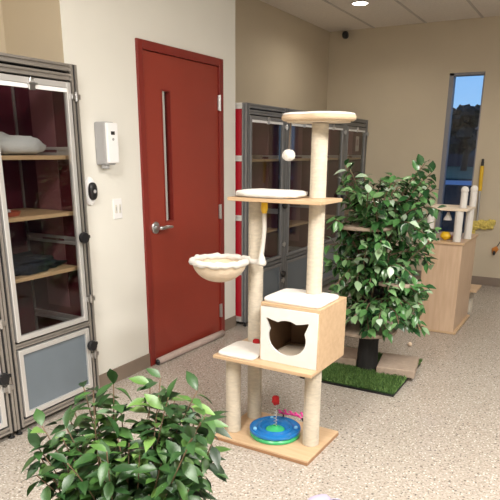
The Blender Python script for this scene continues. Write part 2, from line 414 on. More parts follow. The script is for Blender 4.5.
# things on the door wall
o = thing('soap_dispenser', 'white wall dispenser box with grey side mounted above the outlet', 'dispenser', (-.001, 2.81, 1.42))
s = MB(); s.box((0, -.042, .0), (.088, .042, .245), .010); s.build('case', 'grey_plastic', o)
s = MB(); s.box((.078, -.038, .010), (.100, .058, .240), .008); s.build('front_cover', 'white_plastic', o)
s = MB(); s.box((.0995, -.006, .172), (.102, .026, .192), .002); s.build('display', 'black', o)
s = MB(); s.lathe([(.008, 0), (.008, .004)], 14, Matrix.Translation((.099, .010, .147)) @ Matrix.Rotation(PI/2, 4, 'Y')); s.build('button', 'grey_plastic', o)
s = MB(); s.box((.03, -.03, -.022), (.07, .0, .004), .004); s.build('nozzle', 'grey_plastic', o)
o = thing('wall_camera', 'black oval camera with white mount on the wall beside the kennel', 'camera', (0, 2.690, 1.27))
s = MB(); s.lathe([(.050, 0), (.050, .014), (.044, .022)], 28, Matrix.Diagonal((1, .95, 1.66, 1)) @ Matrix.Rotation(PI/2, 4, 'Y')); s.build('mount', 'white_plastic', o, 'auto')
s = MB(); s.blob((.030, .004, .0), (.018, .033, .052), 20, 12, 0, .8); s.build('body', 'black', o, True)
s = MB(); s.lathe([(.010, 0), (.010, .004)], 14, Matrix.Translation((.049, 0, .0)) @ Matrix.Rotation(PI/2, 4, 'Y')); s.build('lens', 'grey_plastic', o)
o = thing('wall_outlet', 'white double outlet plate on the wall left of the red door', 'outlet', (0, 2.930, 1.148))
s = MB(); s.box((0, -.040, -.063), (.007, .040, .063), .003); s.build('plate', 'white_plastic', o)
for dy in (-.018, .018):
    s = MB(); s.box((.006, dy-.011, -.026), (.010, dy+.011, .026), .003); s.build('switch', mat('ivory_insert', (.70, .68, .62), .4), o)
    s = MB(); s.box((.0098, dy-.003, -.010), (.0106, dy+.003, .012)); s.build('slot', 'grey_plastic', o)

# ------------------------------------------------------------------ kennels
def kennel(name, w, h, d, label, group, alu, shelves, lower_top=.475, foot=.04):
    """origin at the front bottom left corner; width along +y, depth along -x"""
    o = thing(name, label, 'kennel', (0, 0, 0), 0, group)
    p = .045; q = p/2
    f = MB(); G = MB(); SR = []
    for x in (-q, -d+q):
        for y in (q, w-q): f.profile((x, y, foot), (x, y, h), p, G if x == -q else None)
        for z, ss in ((h-.018, .036), (h-.066, .033), (foot+.018, .036)): f.profile((x, p, z), (x, w-p, z), ss)
    f.profile((-.016, p, lower_top+.024), (-.016, w-p, lower_top+.024), .026)
    for y in (q, w-q):
        for z in (h-q, h*.77, h*.51, h*.26, foot+q): SR.append(((-p, y, z), (-d+p, y, z)))
    f = f.build('frame', alu, o); G.build('slot_shade_strip', 'black', f);  # black strips put in the slots to paint their shade
    for a_, b_ in SR:
        sr = MB(); sr.profile(a_, b_, p); sr.build('side_rail', 'alu_bright', o)

    for za, zb in ((foot+.01, foot+.06), (h-.10, h-.002), (lower_top-.02, lower_top+.06)): box('gap_shade', (-.050, p*.6, za), (-.046, w-p*.6, zb), 'black', o)  # black backings put in to deepen the shade in the gaps
    for ya in (p*.7, w-p*.7-.030): box('gap_shade', (-.0455, ya, foot+.06), (-.042, ya+.030, h-.10), 'black', o)
    for x in (-q, -d+q):
        for y in (q, w-q):
            k = MB(); k.lathe([(.016, 0), (.018, .006), (.010, .012), (.008, foot+.002)], 12, Matrix.Translation((x, y, 0))); k.build('foot', 'black', o)
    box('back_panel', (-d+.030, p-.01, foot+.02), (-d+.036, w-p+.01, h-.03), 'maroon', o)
    box('hatch', (-d*.68, w-q-.010, lower_top+.10), (-d*.33, w-q-.0062, h-.11), 'maroon_pale', o)
    for y in (q-.004, w-q+.004):
        box('side_panel', (-d+p-.01, y-.003, foot+.02), (-p+.01, y+.003, h-.03), 'red_panel', o)
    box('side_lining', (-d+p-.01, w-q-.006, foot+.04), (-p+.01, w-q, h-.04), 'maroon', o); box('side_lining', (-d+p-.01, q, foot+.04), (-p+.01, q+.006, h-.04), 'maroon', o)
    rm = MB()
    for i in range(1, 12): rm.tube([(-d+.03, p+(w-2*p)*i/12, h-.02), (-.03, p+(w-2*p)*i/12, h-.02)], .0016, 5)
    for i in range(1, 9): rm.tube([(-d+p+(d-2*p)*i/9, .03, h-.017), (-d+p+(d-2*p)*i/9, w-.03, h-.017)], .0016, 5)
    rm.build('roof_mesh', 'steel', o)
    box('floor_panel', (-d+.02, .02, foot+.030), (-.02, w-.02, foot+.038), 'grey_panel', o)
    for z in shelves:
        s = MB(); s.box((-d+.05, p-.006, z-.022), (-p-.012, w-p+.006, z), .003); s.build('shelf', 'shelf', o)
    # doors
    zt = h-.094; yl, yr = p+.013, w-p-.013; s_ = .029
    def door(z0, z1, nm, pm, pn_):
        D = MB()
        D.box((-.026, yl, z0), (.004, yl+s_, z1), .003); D.box((-.026, yr-s_, z0), (.004, yr, z1), .003)
        D.box((-.0255, yl+s_, z1-s_), (.0035, yr-s_, z1), .003); D.box((-.0255, yl+s_, z0), (.0035, yr-s_, z0+s_), .003)
        D = D.build(nm, 'alu_bright' if alu == 'alu' else alu, o)
        box(pn_, (-.015, yl+s_-.006, z0+s_-.006), (-.009, yr-s_+.006, z1-s_+.006), pm, D)
        zk = (z0+z1)/2 if z1-z0 < .6 else z0+.50
        if z1-z0 < .6: zk = z0+.28
        k = MB(); rx = Matrix.Rotation(PI/2, 4, 'Y')
        k.lathe([(.010, 0), (.010, .014), (.031, .016), (.034, .028), (.029, .040), (.008, .042)], 16, Matrix.Translation((.007, yr-.014, zk)) @ rx)
        k.box((.010, yr-.016, zk-.010), (.026, yr+.045, zk+.010), .004)
        k.build('latch', 'black', D, 'auto')
        for zz in ((z0+.13, z1-.07) if z1-z0 > .6 else (z0+.21,)):
            k = MB(); k.box((.006, yr-.006, zz-.014), (.018, yr+.055, zz+.014), .003); k.lathe([(.008, -.024), (.008, .024)], 10, Matrix.Translation((.016, yr+.024, zz)))
            k.build('hinge', 'steel', D)
        return D
    D = door(lower_top+.048, zt, 'glass_door', 'glass', 'pane')
    box('label_rail', (-.008, yl+s_, zt-s_-.022), (.001, yr-s_, zt-s_-.002), 'white_plastic', D)
    c = MB(); ym = w*.49
    c.box((.001, ym-.022, zt-s_-.030), (.010, ym+.022, zt-s_+.006), .004); c.box((.006, ym-.030, zt-s_-.004), (.020, ym+.030, zt-s_+.006), .003)
    c.tube([(.012, ym-.018, zt-s_+.004), (.014, ym-.012, zt-.004), (.012, ym+.012, zt-.004), (.012, ym+.018, zt-s_+.004)], .004, 8)
    c.build('clip', 'steel', D)
    door(foot+.05, lower_top, 'lower_door', 'grey_panel', 'panel')
    return o
KL = kennel('kennel', .637, 1.945, .52, 'tall metal kennel with folded white towel on its top shelf, left of the dispenser', 'glass front kennels', 'alu', (1.475, 1.165, .845))
KL.location = (.09, 1.937, 0)
k2 = copy_tree(KL); k2.location = (.09, 1.937-.642, 0); k2['label'] = 'metal kennel cut off by the left edge of the photo'
xs = .10; yw = (YB-.004-4.412)/4
KR = kennel('kennel', yw-.004, 1.88, .52, 'grey kennel with red side panel directly right of the red door wall', 'glass front kennels', 'alu_dark', (1.44, .80))
KR.location = (xs, 4.412, 0)
for i, lab in enumerate(('second grey kennel from the red door wall, between the two tall cat tree posts',
                         'third grey kennel from the red door wall, behind the tallest scratching post',
                         'last grey kennel by the back wall with a paper card behind its glass')):
    k = copy_tree(KR); k.location = (xs, 4.412+yw*(i+1), 0); k['label'] = lab
# contents of the left kennel
t = MB()
t.blob((0, .02, .052), (.13, .205, .050), 26, 14, .16, .62); t.blob((.01, -.10, .085), (.10, .10, .035), 20, 10, .15, .7)
t = t.build('folded_towel', 'towel', None, True, (-.17, 2.245, 1.475)); tag(t, 'thick white folded towel on the top shelf of the left kennel', 'towel')
o = thing('food_dish', 'red rimmed dish on the middle shelf of the left kennel', 'dish', (-.08, 2.14, 1.165))
s = MB(); s.lathe([(.075, 0), (.085, .022), (.078, .024), (.066, .008), (0.001, .006)], 24, Matrix.Diagonal((.8, 1.1, 1, 1)), cap=False); s.build('bowl', 'red_dish', o, 'auto')
s = MB(); s.blob((.01, -.02, .024), (.018, .022, .016), 10, 8, .1); s.blob((-.01, .03, .022), (.014, .018, .012), 10, 8, .1); s.build('food', 'towel', o, True)
t = MB(); t.blob((0, 0, .030), (.17, .235, .032), 30, 12, .55, .6, freq=80)
t = t.build('blanket', 'dark_blanket', None, True, (-.20, 2.255, .845)); tag(t, 'dark blue patterned blanket on the lowest wooden shelf of the left kennel', 'blanket')
# contents of the far kennels
card = MB(); card.box((0, -.055, -.085), (.002, .055, .085)); card = card.build('paper_card', 'paper', None, False, (xs-.022, 4.412+3*yw+.46, 1.60)); tag(card, 'pale paper card taped inside the glass of the kennel by the back wall', 'card')
sp = MB(); sp.box((.002, -.035, -.02), (.0026, .03, .05)); sp.build('printed_patch', mat('printed_pink', (.50, .36, .36), .8), card)
bl = MB(); bl.blob((0, 0, .085), (.10, .075, .086), 16, 12, .1, .75); bl = bl.build('cat_carrier', 'blue_grey', None, True, (-.12, 5.36, .80)); tag(bl, 'dark rounded bundle on the lower shelf of the second far kennel', 'bundle')
for (y, z, lab) in ((4.80, 1.44, 'small metal bowl on the upper shelf of the kennel nearest the red door'), (5.33, 1.44, 'small metal bowl on the upper shelf of the second far kennel')):
    s = MB(); s.lathe([(.045, 0), (.060, .035), (.056, .035), (.040, .006), (.001, .005)], 18, cap=False); s = s.build('metal_bowl', 'steel', None, 'auto', (-.02, y, z)); tag(s, lab, 'bowl', 'metal bowls in the far kennels')

# ------------------------------------------------------------------ the main cat tree
CT = thing('cat_tree', 'tall beech cat tree with cat face box and cream sisal posts, mid room', 'cat tree', (1.3135, 2.63, 0), math.radians(-1.3))
def post(name, x, y, z0, z1, r=.041, parent=CT, m='sisal'):
    n = max(6, int((z1-z0)/.0075)); pr = []
    for i in range(n):
        a = z0+(z1-z0)*i/n; st = (z1-z0)/n
        pr += [(r-.0026, a), (r, a+st*.35), (r, a+st*.7)]
    pr.append((r-.0018, z1))
    b = MB(); b.lathe(pr, 22); return b.build(name, m, parent, True, (x, y, 0))
def board(name, lo, hi, parent=CT, m='wood', bev=.0025, edge=True):
    return box(name, lo, hi, m, parent, bev)
bo = board('base', (-.279, -.184, .001), (.281, .214, .026))
ee = MB(); ee.box((-.2797, -.1848, .0015), (.2817, .2148, .017)); ee.build('edge_band', 'wood_edge', bo)
post('post', -.2235, -.075, .026, .470); post('post', -.213, .135, .026, .470); post('post', .2115, .0, .026, .470, .043)
pb = board('platform', (-.281, -.186, .470), (.284, .222, .488))
pad = MB(); pad.blob((-.160, -.055, .496), (.110, .120, .010), 40, 10, .02, .26); pad.build('pad', 'plush', CT, True)
# cat face box
bx0, bx1, by0, by1, bz0, bz1 = -.040, .284, -.118, .220, .488, .788
cb = box('cave_box', (bx0, by0+.010, bz1-.017), (bx1, by1, bz1), 'wood', CT, .002)
cb['label'] = 'beech cat cave box with white cat face front'
w1 = MB(); w1.box((bx0, by0+.004, bz0), (bx0+.013, by1-.0005, bz1-.017), .001); w1.build('side_board', 'wood', cb)
w1 = MB(); w1.box((bx1-.013, by0+.004, bz0), (bx1, by1-.0005, bz1-.017), .001); w1.box((bx1-.001, by0+.006, bz0+.098), (bx1+.0006, by1, bz0+.101)); w1.build('side_board', 'wood', cb)
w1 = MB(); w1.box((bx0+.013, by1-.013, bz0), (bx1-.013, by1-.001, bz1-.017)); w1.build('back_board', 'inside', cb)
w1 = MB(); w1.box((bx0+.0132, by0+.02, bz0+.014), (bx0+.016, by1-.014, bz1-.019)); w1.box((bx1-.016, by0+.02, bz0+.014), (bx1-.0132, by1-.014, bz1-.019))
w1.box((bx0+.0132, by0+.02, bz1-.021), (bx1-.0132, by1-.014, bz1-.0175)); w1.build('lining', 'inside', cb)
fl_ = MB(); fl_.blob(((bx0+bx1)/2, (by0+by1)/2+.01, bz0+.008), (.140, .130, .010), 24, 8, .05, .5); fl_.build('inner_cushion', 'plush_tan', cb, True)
pw, ph = bx1-bx0-.013, bz1-bz0-.019
head = []
for i in range(31):                           # chin round from the left cheek to the right cheek
    a = math.radians(157+(383-157)*i/30); head.append((.147+.104*math.cos(a), .135+.090*math.sin(a)))
head += [(.262, .215), (.264, .225), (.256, .226), (.228, .218)]            # right ear
for i in range(9):
    a = math.radians(60+60*i/8); head.append((.147+.100*math.cos(a), .128+.097*math.sin(a)))
head += [(.066, .218), (.038, .226), (.030, .225), (.032, .215)]            # left ear
ou = [(0, 0), (pw, 0), (pw, ph), (0, ph)]
mxp = Matrix.Translation((bx0+.0065, by0+.006, bz0+.001)) @ Matrix(((1, 0, 0, 0), (0, 0, -1, 0), (0, 1, 0, 0), (0, 0, 0, 1)))
shape('front_panel', ou, [head], .012, 'panel_white', cb, mxp)
pad = MB(); pad.blob((.112, .042, .797), (.158, .140, .011), 40, 10, .02, .26); pad.build('pad', 'plush', cb, True)
# upper levels
post('post', .1375, .130, .788, 1.268); post('post', .1375, .130, 1.286, 1.633)
post('post', -.213, .135, .488, 1.268)
board('platform', (-.272, -.055, 1.268), (.238, .205, 1.286))
pad = MB(); pad.blob((-.085, .060, 1.303), (.172, .118, .019), 32, 10, .10, .5); pad.build('pad', 'plush', CT, True)
# top bed: rounded cushion with a soft dip, on a board
def bed_outline(k, n=44):
    r_ = []
    for i in range(n):
        a = 2*PI*i/n
        rr = (1-.14*math.exp(-((math.degrees(a)-80)/22)**2)-.18*math.exp(-((math.degrees(a)-262)/22)**2))
        r_.append((1.0*(.1375-.004)+.178*k*rr*math.cos(a), .115+.160*k*rr*math.sin(a)))
    return r_
b = MB(); b.prism(bed_outline(.86), 1.6356, 1.6450); tb = b.build('top_bed', 'plush_tan', CT)
b = MB(); rings = []
for k, z in ((.80, 1.6427), (.95, 1.6427), (1.0, 1.6505), (1.0, 1.6629), (.95, 1.6739), (.86, 1.6770), (.76, 1.6707), (.55, 1.6629), (.25, 1.6614)):
    rings.append([b.bm.verts.new((x, y, z)) for x, y in bed_outline(k)])
for a, c in zip(rings, rings[1:]):
    for i in range(len(a)): b.bm.faces.new((a[i], a[(i+1) % len(a)], c[(i+1) % len(a)], c[i]))
b.bm.faces.new(rings[-1]); b.bm.faces.new(rings[0][::-1])
b.build('cushion', 'bed_under', tb, True)
b = MB(); rings = []
for k, z in ((.99, 1.6684), (.955, 1.6758), (.86, 1.6789), (.76, 1.6731), (.55, 1.6653), (.25, 1.6637)):
    rings.append([b.bm.verts.new((x, y, z)) for x, y in bed_outline(k)])
for a, c in zip(rings, rings[1:]):
    for i in range(len(a)): b.bm.faces.new((a[i], a[(i+1) % len(a)], c[(i+1) % len(a)], c[i]))
b.bm.faces.new(rings[-1]); b.build('cover', 'plush', tb, True)
# hanging toys that belong to the tree
b = MB(); b.tube([(.016, .060, 1.640), (.012, .058, 1.58), (.010, .056, 1.51)], .0022, 6); st = b.build('toy_cord', 'twig', CT)
b = MB(); b.blob((.010, .056, 1.487), (.034, .028, .027), 18, 12, .12); b.build('hanging_ball', 'plush', st, True)
b = MB(); b.lathe([(.029, -.003), (.0305, 0), (.029, .003)], 18, Matrix.Translation((.010, .056, 1.487)) @ Matrix.Rotation(.5, 4, 'Y') @ Matrix.Diagonal((.55, .97, 1, 1))); b.build('ball_patch', 'plush_tan', st, True)
b = MB(); b.tube([(-.135, .085, 1.270), (-.137, .085, 1.225), (-.135, .083, 1.20)], [.016, .019, .012], 10); rp = b.build('rope_knot', 'yellow', CT, True)
b = MB(); b.tube([(-.135, .083, 1.21), (-.131, .08, 1.12), (-.136, .078, 1.05), (-.142, .075, 1.00), (-.145, .07, .965)], [.010, .0115, .010, .012, .014], 10); b.build('rope', 'plush', rp, True)
b = MB(); b.lathe([(.008, .995), (.016, .975), (.026, .945), (.020, .935)], 12, Matrix.Translation((-.138, .068, 0))); b.build('tassel', 'plush', rp, True)
# hammock bowl on the left post
HX, HY, HZ = -.325, -.050, .957
hb = MB(); pr = []
R_ = .142
for i in range(11):
    a = PI/2*i/10; pr.append((max(.001, R_*math.sin(a)), -.110*math.cos(a)))
pr2 = [(r*.965, z*.955+.0005) for r, z in reversed(pr)]
hb.lathe(pr+pr2, 36, cap=False); hm = hb.build('hammock', 'plush_tan', CT, True, (HX, HY, HZ))
rm = MB(); n = 48
rings = []
for i in range(n):
    a = 2*PI*i/n; rr = .016+.0018*math.sin(i*2.7)+.0022*math.sin(i*1.13+.5)
    c = V((R_*math.cos(a), R_*math.sin(a), .003*math.sin(i*1.9))); e1 = V((math.cos(a), math.sin(a), 0))
    rings.append([rm.bm.verts.new(c+e1*rr*math.cos(2*PI*k/10)+V((0, 0, 1))*rr*math.sin(2*PI*k/10)) for k in range(10)])
for i in range(n):
    a, c = rings[i], rings[(i+1) % n]
    for k in range(10): rm.bm.faces.new((a[k], a[(k+1) % 10], c[(k+1) % 10], c[k]))
rm.build('rim', 'plush', hm, True)
cl = MB(); cl.lathe([(.042, -.016), (.050, -.010), (.051, .006), (.043, .012)], 20, Matrix.Translation((-.213-HX, .135-HY, -.012)))
v1 = V((-.213-HX, .135-HY, -.010)); dv = V((v1.x, v1.y, 0)).normalized()
cl.tube([dv*.140+V((0, 0, -.004)), dv*.175+V((0, 0, -.006)), v1-dv*.030], [.024, .017, .016], 10); cl.build('collar', 'plush', hm, True)

# toys on the cat tree
tk = MB()
o = thing('track_toy', 'round blue and green ball track toy on the cat tree base', 'cat toy', (1.312, 2.628, .026))
s = MB(); s.lathe([(.118, 0), (.136, .004), (.138, .016), (.132, .024), (.050, .026), (.045, .012)], 40); s.build('lower_tray', 'green', o, 'auto')
s = MB()
pr = [(.134, .026), (.140, .032), (.139, .044), (.132, .047), (.126, .040), (.112, .036), (.098, .041), (.094, .052), (.086, .055), (.078, .050), (.074, .040), (.060, .034), (.056, .036), (.052, .030)]
s.lathe(pr, 44, cap=False)
s.build('track_ring', 'blue', o, 'auto')
s = MB(); s.lathe([(.050, .024), (.050, .032), (.022, .042), (.018, .050), (.0, .050)], 24, cap=False); s.build('centre_cap', 'green', o, 'auto')
s = MB()
s.tube([(.007*math.cos(i*.9), .007*math.sin(i*.9), .048+i*.0026) for i in range(52)], .0028, 5); s.build('spring', 'steel', o)
s = MB(); s.blob((0, 0, .200), (.022, .021, .027), 14, 10, .35); s.build('pompom', 'red_fuzz', o, True)
s = MB(); s.lathe([(.003, .0), (.003, .004)], 8)
for a in (.4, 2.2, 3.9):
    s.blob((.113*math.cos(a), .113*math.sin(a), .045), (.011, .011, .011), 12, 8)
s.build('track_ball', mat('pale_blue_ball', (.20, .52, .80), .25), o, True)
o = thing('feather_toy', 'pink feather toy with black clip resting behind the blue track toy', 'cat toy', (1.345, 2.79, .026), .15)
s = MB()
for i in range(9):
    a = (-1)**i*.35; x0 = -.075+i*.016
    s.tube([(x0, 0, .055), (x0-.012, .014*(-1)**i, .064+.004*(i % 3)), (x0-.026, .020*(-1)**i, .062)], [.005, .007, .0015], 6)
s.tube([(-.085, 0, .058), (.02, 0, .056), (.052, -.006, .046)], [.004, .006, .005], 8); s.build('feather', 'pink', o, True)
s = MB(); s.tube([(.050, -.006, .047), (.068, -.010, .030), (.085, -.012, .006)], [.006, .007, .006], 8); s.build('clip', 'black', o, True)
s = MB(); s.tube([(-.06, .004, .052), (-.064, .010, .03), (-.066, .014, .004)], .004, 6); s.build('stem', 'black', o)
s = MB(); s.blob((0, 0, .019), (.022, .021, .020), 14, 10, .25); s = s.build('pompom', 'red_fuzz', None, True, (1.150, 2.70, .488)); tag(s, 'small dark red pompom on the cat tree platform left of the cat face box', 'cat toy')

# ------------------------------------------------------------------ leafy things
def leaf_geo(L, w, curl, fold):
    vs = []; fs = []
    prof = [(0, .03), (.18, .62), (.42, 1.0), (.65, .82), (.85, .36), (1, .02)]
    for t, k in prof:
        zc = -curl*t*t*L; hwid = w*k*.5
        vs += [(t*L, -hwid, zc+fold*hwid), (t*L, 0, zc), (t*L, hwid, zc+fold*hwid)]
    for i in range(len(prof)-1):
        a = i*3
        fs += [(a, a+3, a+4, a+1), (a+1, a+4, a+5, a+2)]
    return vs, fs
def foliage(name, stems, m, parent, rnd, Lr=(.06, .09), per=.028, droop=.25, start=.2, wr=(.46, .60)):
    verts = []; faces = []
    def add(p, d, up, L):
        d = d.normalized(); y = up.cross(d)
        if y.length < 1e-3: y = V((1, 0, 0)).cross(d)
        y.normalize(); z = d.cross(y)
        vs, fs = leaf_geo(L, L*rnd.uniform(*wr), rnd.uniform(.05, .45), rnd.uniform(.15, .5))
        n = len(verts)
        for v in vs: verts.append(tuple(p+d*v[0]+y*v[1]+z*v[2]))
        for f in fs: faces.append(tuple(n+i for i in f))
    for pts in stems:
        tot = sum((b-a).length for a, b in zip(pts, pts[1:])); s = tot*start; k = rnd.randint(0, 3)
        while s < tot:
            # walk
            q = s
            for a, b in zip(pts, pts[1:]):
                l = (b-a).length
                if q <= l: break
                q -= l
            t = (b-a).normalized(); p = a+t*min(q, l)
            side = t.orthogonal().normalized(); side = Matrix.Rotation(k*2.4+rnd.uniform(-.5, .5), 3, t) @ side
            d = (t*rnd.uniform(.2, .8)+side*rnd.uniform(.7, 1.1)+V((0, 0, -droop*rnd.uniform(0, 1.8))))
            up = V((rnd.uniform(-.5, .5), rnd.uniform(-.6, .4), 1))
            add(p+side*.006, d, up, rnd.uniform(*Lr)); k += 1; s += per*rnd.uniform(.6, 1.3)
        add(pts[-1], (pts[-1]-pts[-2]).normalized()*.5+V((rnd.uniform(-.9, .9), rnd.uniform(-.9, .9), rnd.uniform(-.5, .35))), V((rnd.uniform(-.4, .4), rnd.uniform(-.6, .2), 1)), rnd.uniform(*Lr))
    me = bpy.data.meshes.new(name); me.from_pydata(verts, [], faces); me.update()
    return link(name, me, m, parent, True)
def bend(a, b, sag, n=6, rnd=random):
    a, b = V(a), V(b); o = []
    j = V((rnd.uniform(-1, 1), rnd.uniform(-1, 1), 0))*.03
    for i in range(n+1):
        t = i/n; o.append(a.lerp(b, t)+V((0, 0, sag*4*t*(1-t)))+j*math.sin(PI*t))
    return o

# leafy cat tree with turf base
LT_ = thing('leafy_cat_tree', 'cat tree covered in artificial ficus leaves on a green turf base', 'cat tree', (1.41, 3.86, 0))
b = MB(); b.box((-.36, -.345, .001), (.300, .36, .014), .004); b.build('base', 'black', LT_)
rn = random.Random(3); vs = []; fs = []
for i in range(16000):
    x, y = rn.uniform(-.362, .303), rn.uniform(-.350, .360)
    a = rn.uniform(0, PI); l = rn.uniform(.016, .030); wd = .0045
    dx, dy = wd*math.cos(a), wd*math.sin(a); lx, ly = rn.uniform(-.012, .012), rn.uniform(-.012, .012)
    n = len(vs); vs += [(x-dx, y-dy, .028), (x+dx, y+dy, .028), (x+lx, y+ly, .028+l)]; fs.append((n, n+1, n+2))
me = bpy.data.meshes.new('turf'); me.from_pydata(vs, [], fs); tf = link('turf', me, 'turf', LT_); tf['kind'] = 'stuff'
b = MB(); b.box((-.360, -.346, .014), (.300, .360, .036), .010); b.build('turf_backing', mat('turf_backing_green', (.03, .075, .018), .9), LT_)
b = MB(); b.box((-.125, -.16, 0), (.135, .16, .058), .008, Matrix.Translation((.19, .105, .030)) @ Matrix.Rotation(.16, 4, 'Z')); b.build('step', 'carpet', LT_)
b = MB(); b.box((-.10, -.13, 0), (.09, .13, .062), .008, Matrix.Translation((-.175, .10, .030)) @ Matrix.Rotation(.10, 4, 'Z')); b.build('step', 'carpet', LT_)
b = MB()
pr = []
for i in range(12):
    t = i/11; pr.append((.074-.004*t+.003*math.sin(i*2.1), .030+1.05*t))
b.lathe(pr, 12, Matrix.Shear('XY', 4, (.012, 0)) @ Matrix.Diagonal((1, .75, 1, 1))); b.build('trunk', 'bark', LT_, 'auto')
shelves_l = ((-.05, -.06, 1.05, .19), (.19, -.05, .70, .15), (-.02, .0, .335, .21))
for (x, y, z, r) in shelves_l:
    b = MB(); b.lathe([(r-.006, z-.024), (r, z-.018), (r, z-.002), (r-.006, z)], 28, Matrix.Translation((x, y, 0))); b.build('platform', 'carpet', LT_, 'auto')
rl = random.Random(11)
stems = []
def tree_stem(az, z0, r, z1, sag):
    a = (math.cos(az)*.07+.0, math.sin(az)*.06, z0)
    stems.append(bend(a, (math.cos(az)*r+.045, math.sin(az)*r, z1), sag, 6, rl))
for i in range(30):
    az = i*2.399; tree_stem(az, rl.uniform(.75, 1.05), rl.uniform(.20, .36), rl.uniform(1.02, 1.34), rl.uniform(.0, .08))
for i in range(34):
    az = i*2.399+1; tree_stem(az, rl.uniform(.45, .85), rl.uniform(.24, .385), rl.uniform(.62, 1.0), rl.uniform(.0, .08))
for i in range(32):
    az = i*2.399+.5; tree_stem(az, rl.uniform(.42, .60), rl.uniform(.24, .37), rl.uniform(.31, .60), rl.uniform(.03, .10))
# upright sprays at the upper left and the upper right
for (x, y, z) in ((-.22, -.05, 1.42), (-.17, -.10, 1.40), (-.27, .02, 1.33), (-.10, -.02, 1.36), (.27, .05, 1.44), (.30, .12, 1.38), (.22, .0, 1.36), (.33, .08, 1.28), (.06, .05, 1.36), (.12, -.05, 1.32), (-.02, .1, 1.33)):
    stems.append(bend((x*.25, y*.3, .95), (x, y, z), .05, 7, rl))
b = MB()
for s in stems: b.tube(s, [.006]*2+[.0035]*(len(s)-2), 5)
b.build('branches', 'twig', LT_)
foliage('foliage', stems, 'leaf', LT_, rl, (.056, .088), .0145, .40, .22, (.52, .66))

# ficus in the foreground
FP = thing('ficus_plant', 'bushy green artificial ficus plant in the left foreground', 'plant', (1.50, 1.21, 0))
b = MB(); b.lathe([(.10, .001), (.135, .22), (.145, .225), (.145, .25), (.125, .25), (.118, .215), (.0, .21)], 28, cap=False); b.build('pot', 'pot', FP, 'auto')
b = MB(); b.lathe([(.118, .20), (.10, .222), (.0, .226)], 20, cap=False); b.build('soil', 'soil', FP, True)
rf = random.Random(5); stems = []; ea = V((.87, .49, 0)); eb = V((-.49, .87, 0))
targets = []
for i in range(26):      # left crown
    u = rf.uniform(-.25, .0); targets.append((u, rf.uniform(-.18, .20), rf.uniform(.46, .80-1.6*(u+.09)**2*4)))
for i in range(24):      # right crown
    u = rf.uniform(.05, .27); targets.append((u, rf.uniform(-.18, .20), rf.uniform(.44, .78)))
for i in range(26):
    targets.append((rf.uniform(-.24, .24), rf.uniform(-.22, .2), rf.uniform(.34, .64)))
targets += [(-.08, .05, .81), (-.03, .10, .81), (-.13, .12, .79), (.08, .12, .80), (.12, .08, .84), (.15, .02, .80), (.23, .10, .79), (.26, .02, .74), (-.24, .03, .70), (-.25, .0, .63), (.03, .0, .66), (.28, .0, .66)]
for (u, v, z) in targets:
    e = ea*u+eb*v
    st = ea*(u*.18)+eb*(v*.18); st.z = .215
    stems.append(bend(st, (e.x, e.y, z), rf.uniform(-.01, .03), 7, rf))
b = MB()
for s in stems: b.tube(s, [.004]*3+[.002]*(len(s)-3), 5)
b.build('stems', 'twig', FP)
foliage('foliage', stems, 'leaf_front', FP, rf, (.054, .088), .017, .50, .30, (.38, .50))

# ------------------------------------------------------------------ second cat tree by the window
BX = thing('cat_tower', 'square beech cat tower with cream posts and shelf in front of the window', 'cat tree', (1.595, 5.465, 0))
cw, cd = .157, .335
b = MB(); b.box((-cw-.012, -cd-.004, .001), (cw+.022, cd+.010, .022), .003); b.build('base', 'wood', BX)
b = MB()
b.box((-cw, -cd, .022), (cw-.014, -cd+.014, .772), .001); b.build('front_board', 'wood_v', BX)
b = MB(); b.box((-cw, cd-.014, .022), (cw-.014, cd, .772), .001); b.build('rear_board', 'wood_v', BX)
b = MB(); b.box((cw-.014, -cd, .022), (cw, cd, .772), .001); b.build('side_board', 'wood_v', BX)
b = MB(); b.box((-cw, -cd+.014, .022), (-cw+.014, cd-.014, .772), .001); b.build('side_board', 'wood_v', BX)
b = MB(); b.box((-cw-.014, -cd-.014, .772), (cw+.014, cd+.012, .792), .003); b.build('top_board', 'wood', BX)
post('post', -.130, -.290, 0.792, 1.045, .030, BX, 'plush'); post('post', .098, -.290, 0.792, 1.045, .033, BX, 'plush'); post('post', .140, -.05, 0.792, 1.045, .033, BX, 'plush')
b = MB(); b.box((-.165, -.325, 1.045), (.165, .06, 1.066), .004); b.build('shelf', 'plush_tan', BX)
for (x, y) in ((.110, -.230), (.150, -.03)):
    post('post', x, y, 1.066, 1.19, .029, BX, 'plush')
    b = MB(); b.blob((x, y, 1.210), (.032, .032, .031), 16, 10, .08); b.build('pompom', 'plush', BX, True)
b = MB(); b.tube([(-.01, -.20, 1.046), (-.01, -.20, 1.02)], .0025, 6); s = b.build('toy_cord', 'twig', BX)
b = MB(); b.lathe([(.010, 1.022), (.018, 1.0), (.036, .965), (.034, .958), (.001, .962)], 16, Matrix.Translation((-.01, -.20, 0)), cap=False); b.build('hanging_bell', 'plush', s, True)
b = MB(); b.box((cw+.012, cd+.012, .24), (cw+.055, cd+.30, .262), .003); b.box((-.10, cd+.012, .24), (cw+.012, cd+.30, .262), .003); b.build('rear_step', 'wood', BX)
post('post', .13, cd+.20, .001, .24, .035, BX)
s = MB(); s.blob((0, 0, .034), (.046, .040, .034), 16, 10, .25); s = s.build('fuzzy_toy', 'yellow', None, True, (1.585, 5.25, .792)); tag(s, 'yellow fuzzy cat toy on top of the cat tower by the window', 'cat toy')
s = MB(); s.blob((0, 0, .020), (.030, .022, .020), 14, 8, .2); s.tube([(.028, 0, .018), (.05, .01, .010), (.07, .0, .006)], .003, 6); s = s.build('toy_mouse', mat('pale_pink_plush', (.72, .42, .42), .9), None, True, (1.640, 5.30, .792)); tag(s, 'pale pink toy lying beside the yellow fuzzy toy on the tower', 'cat toy')
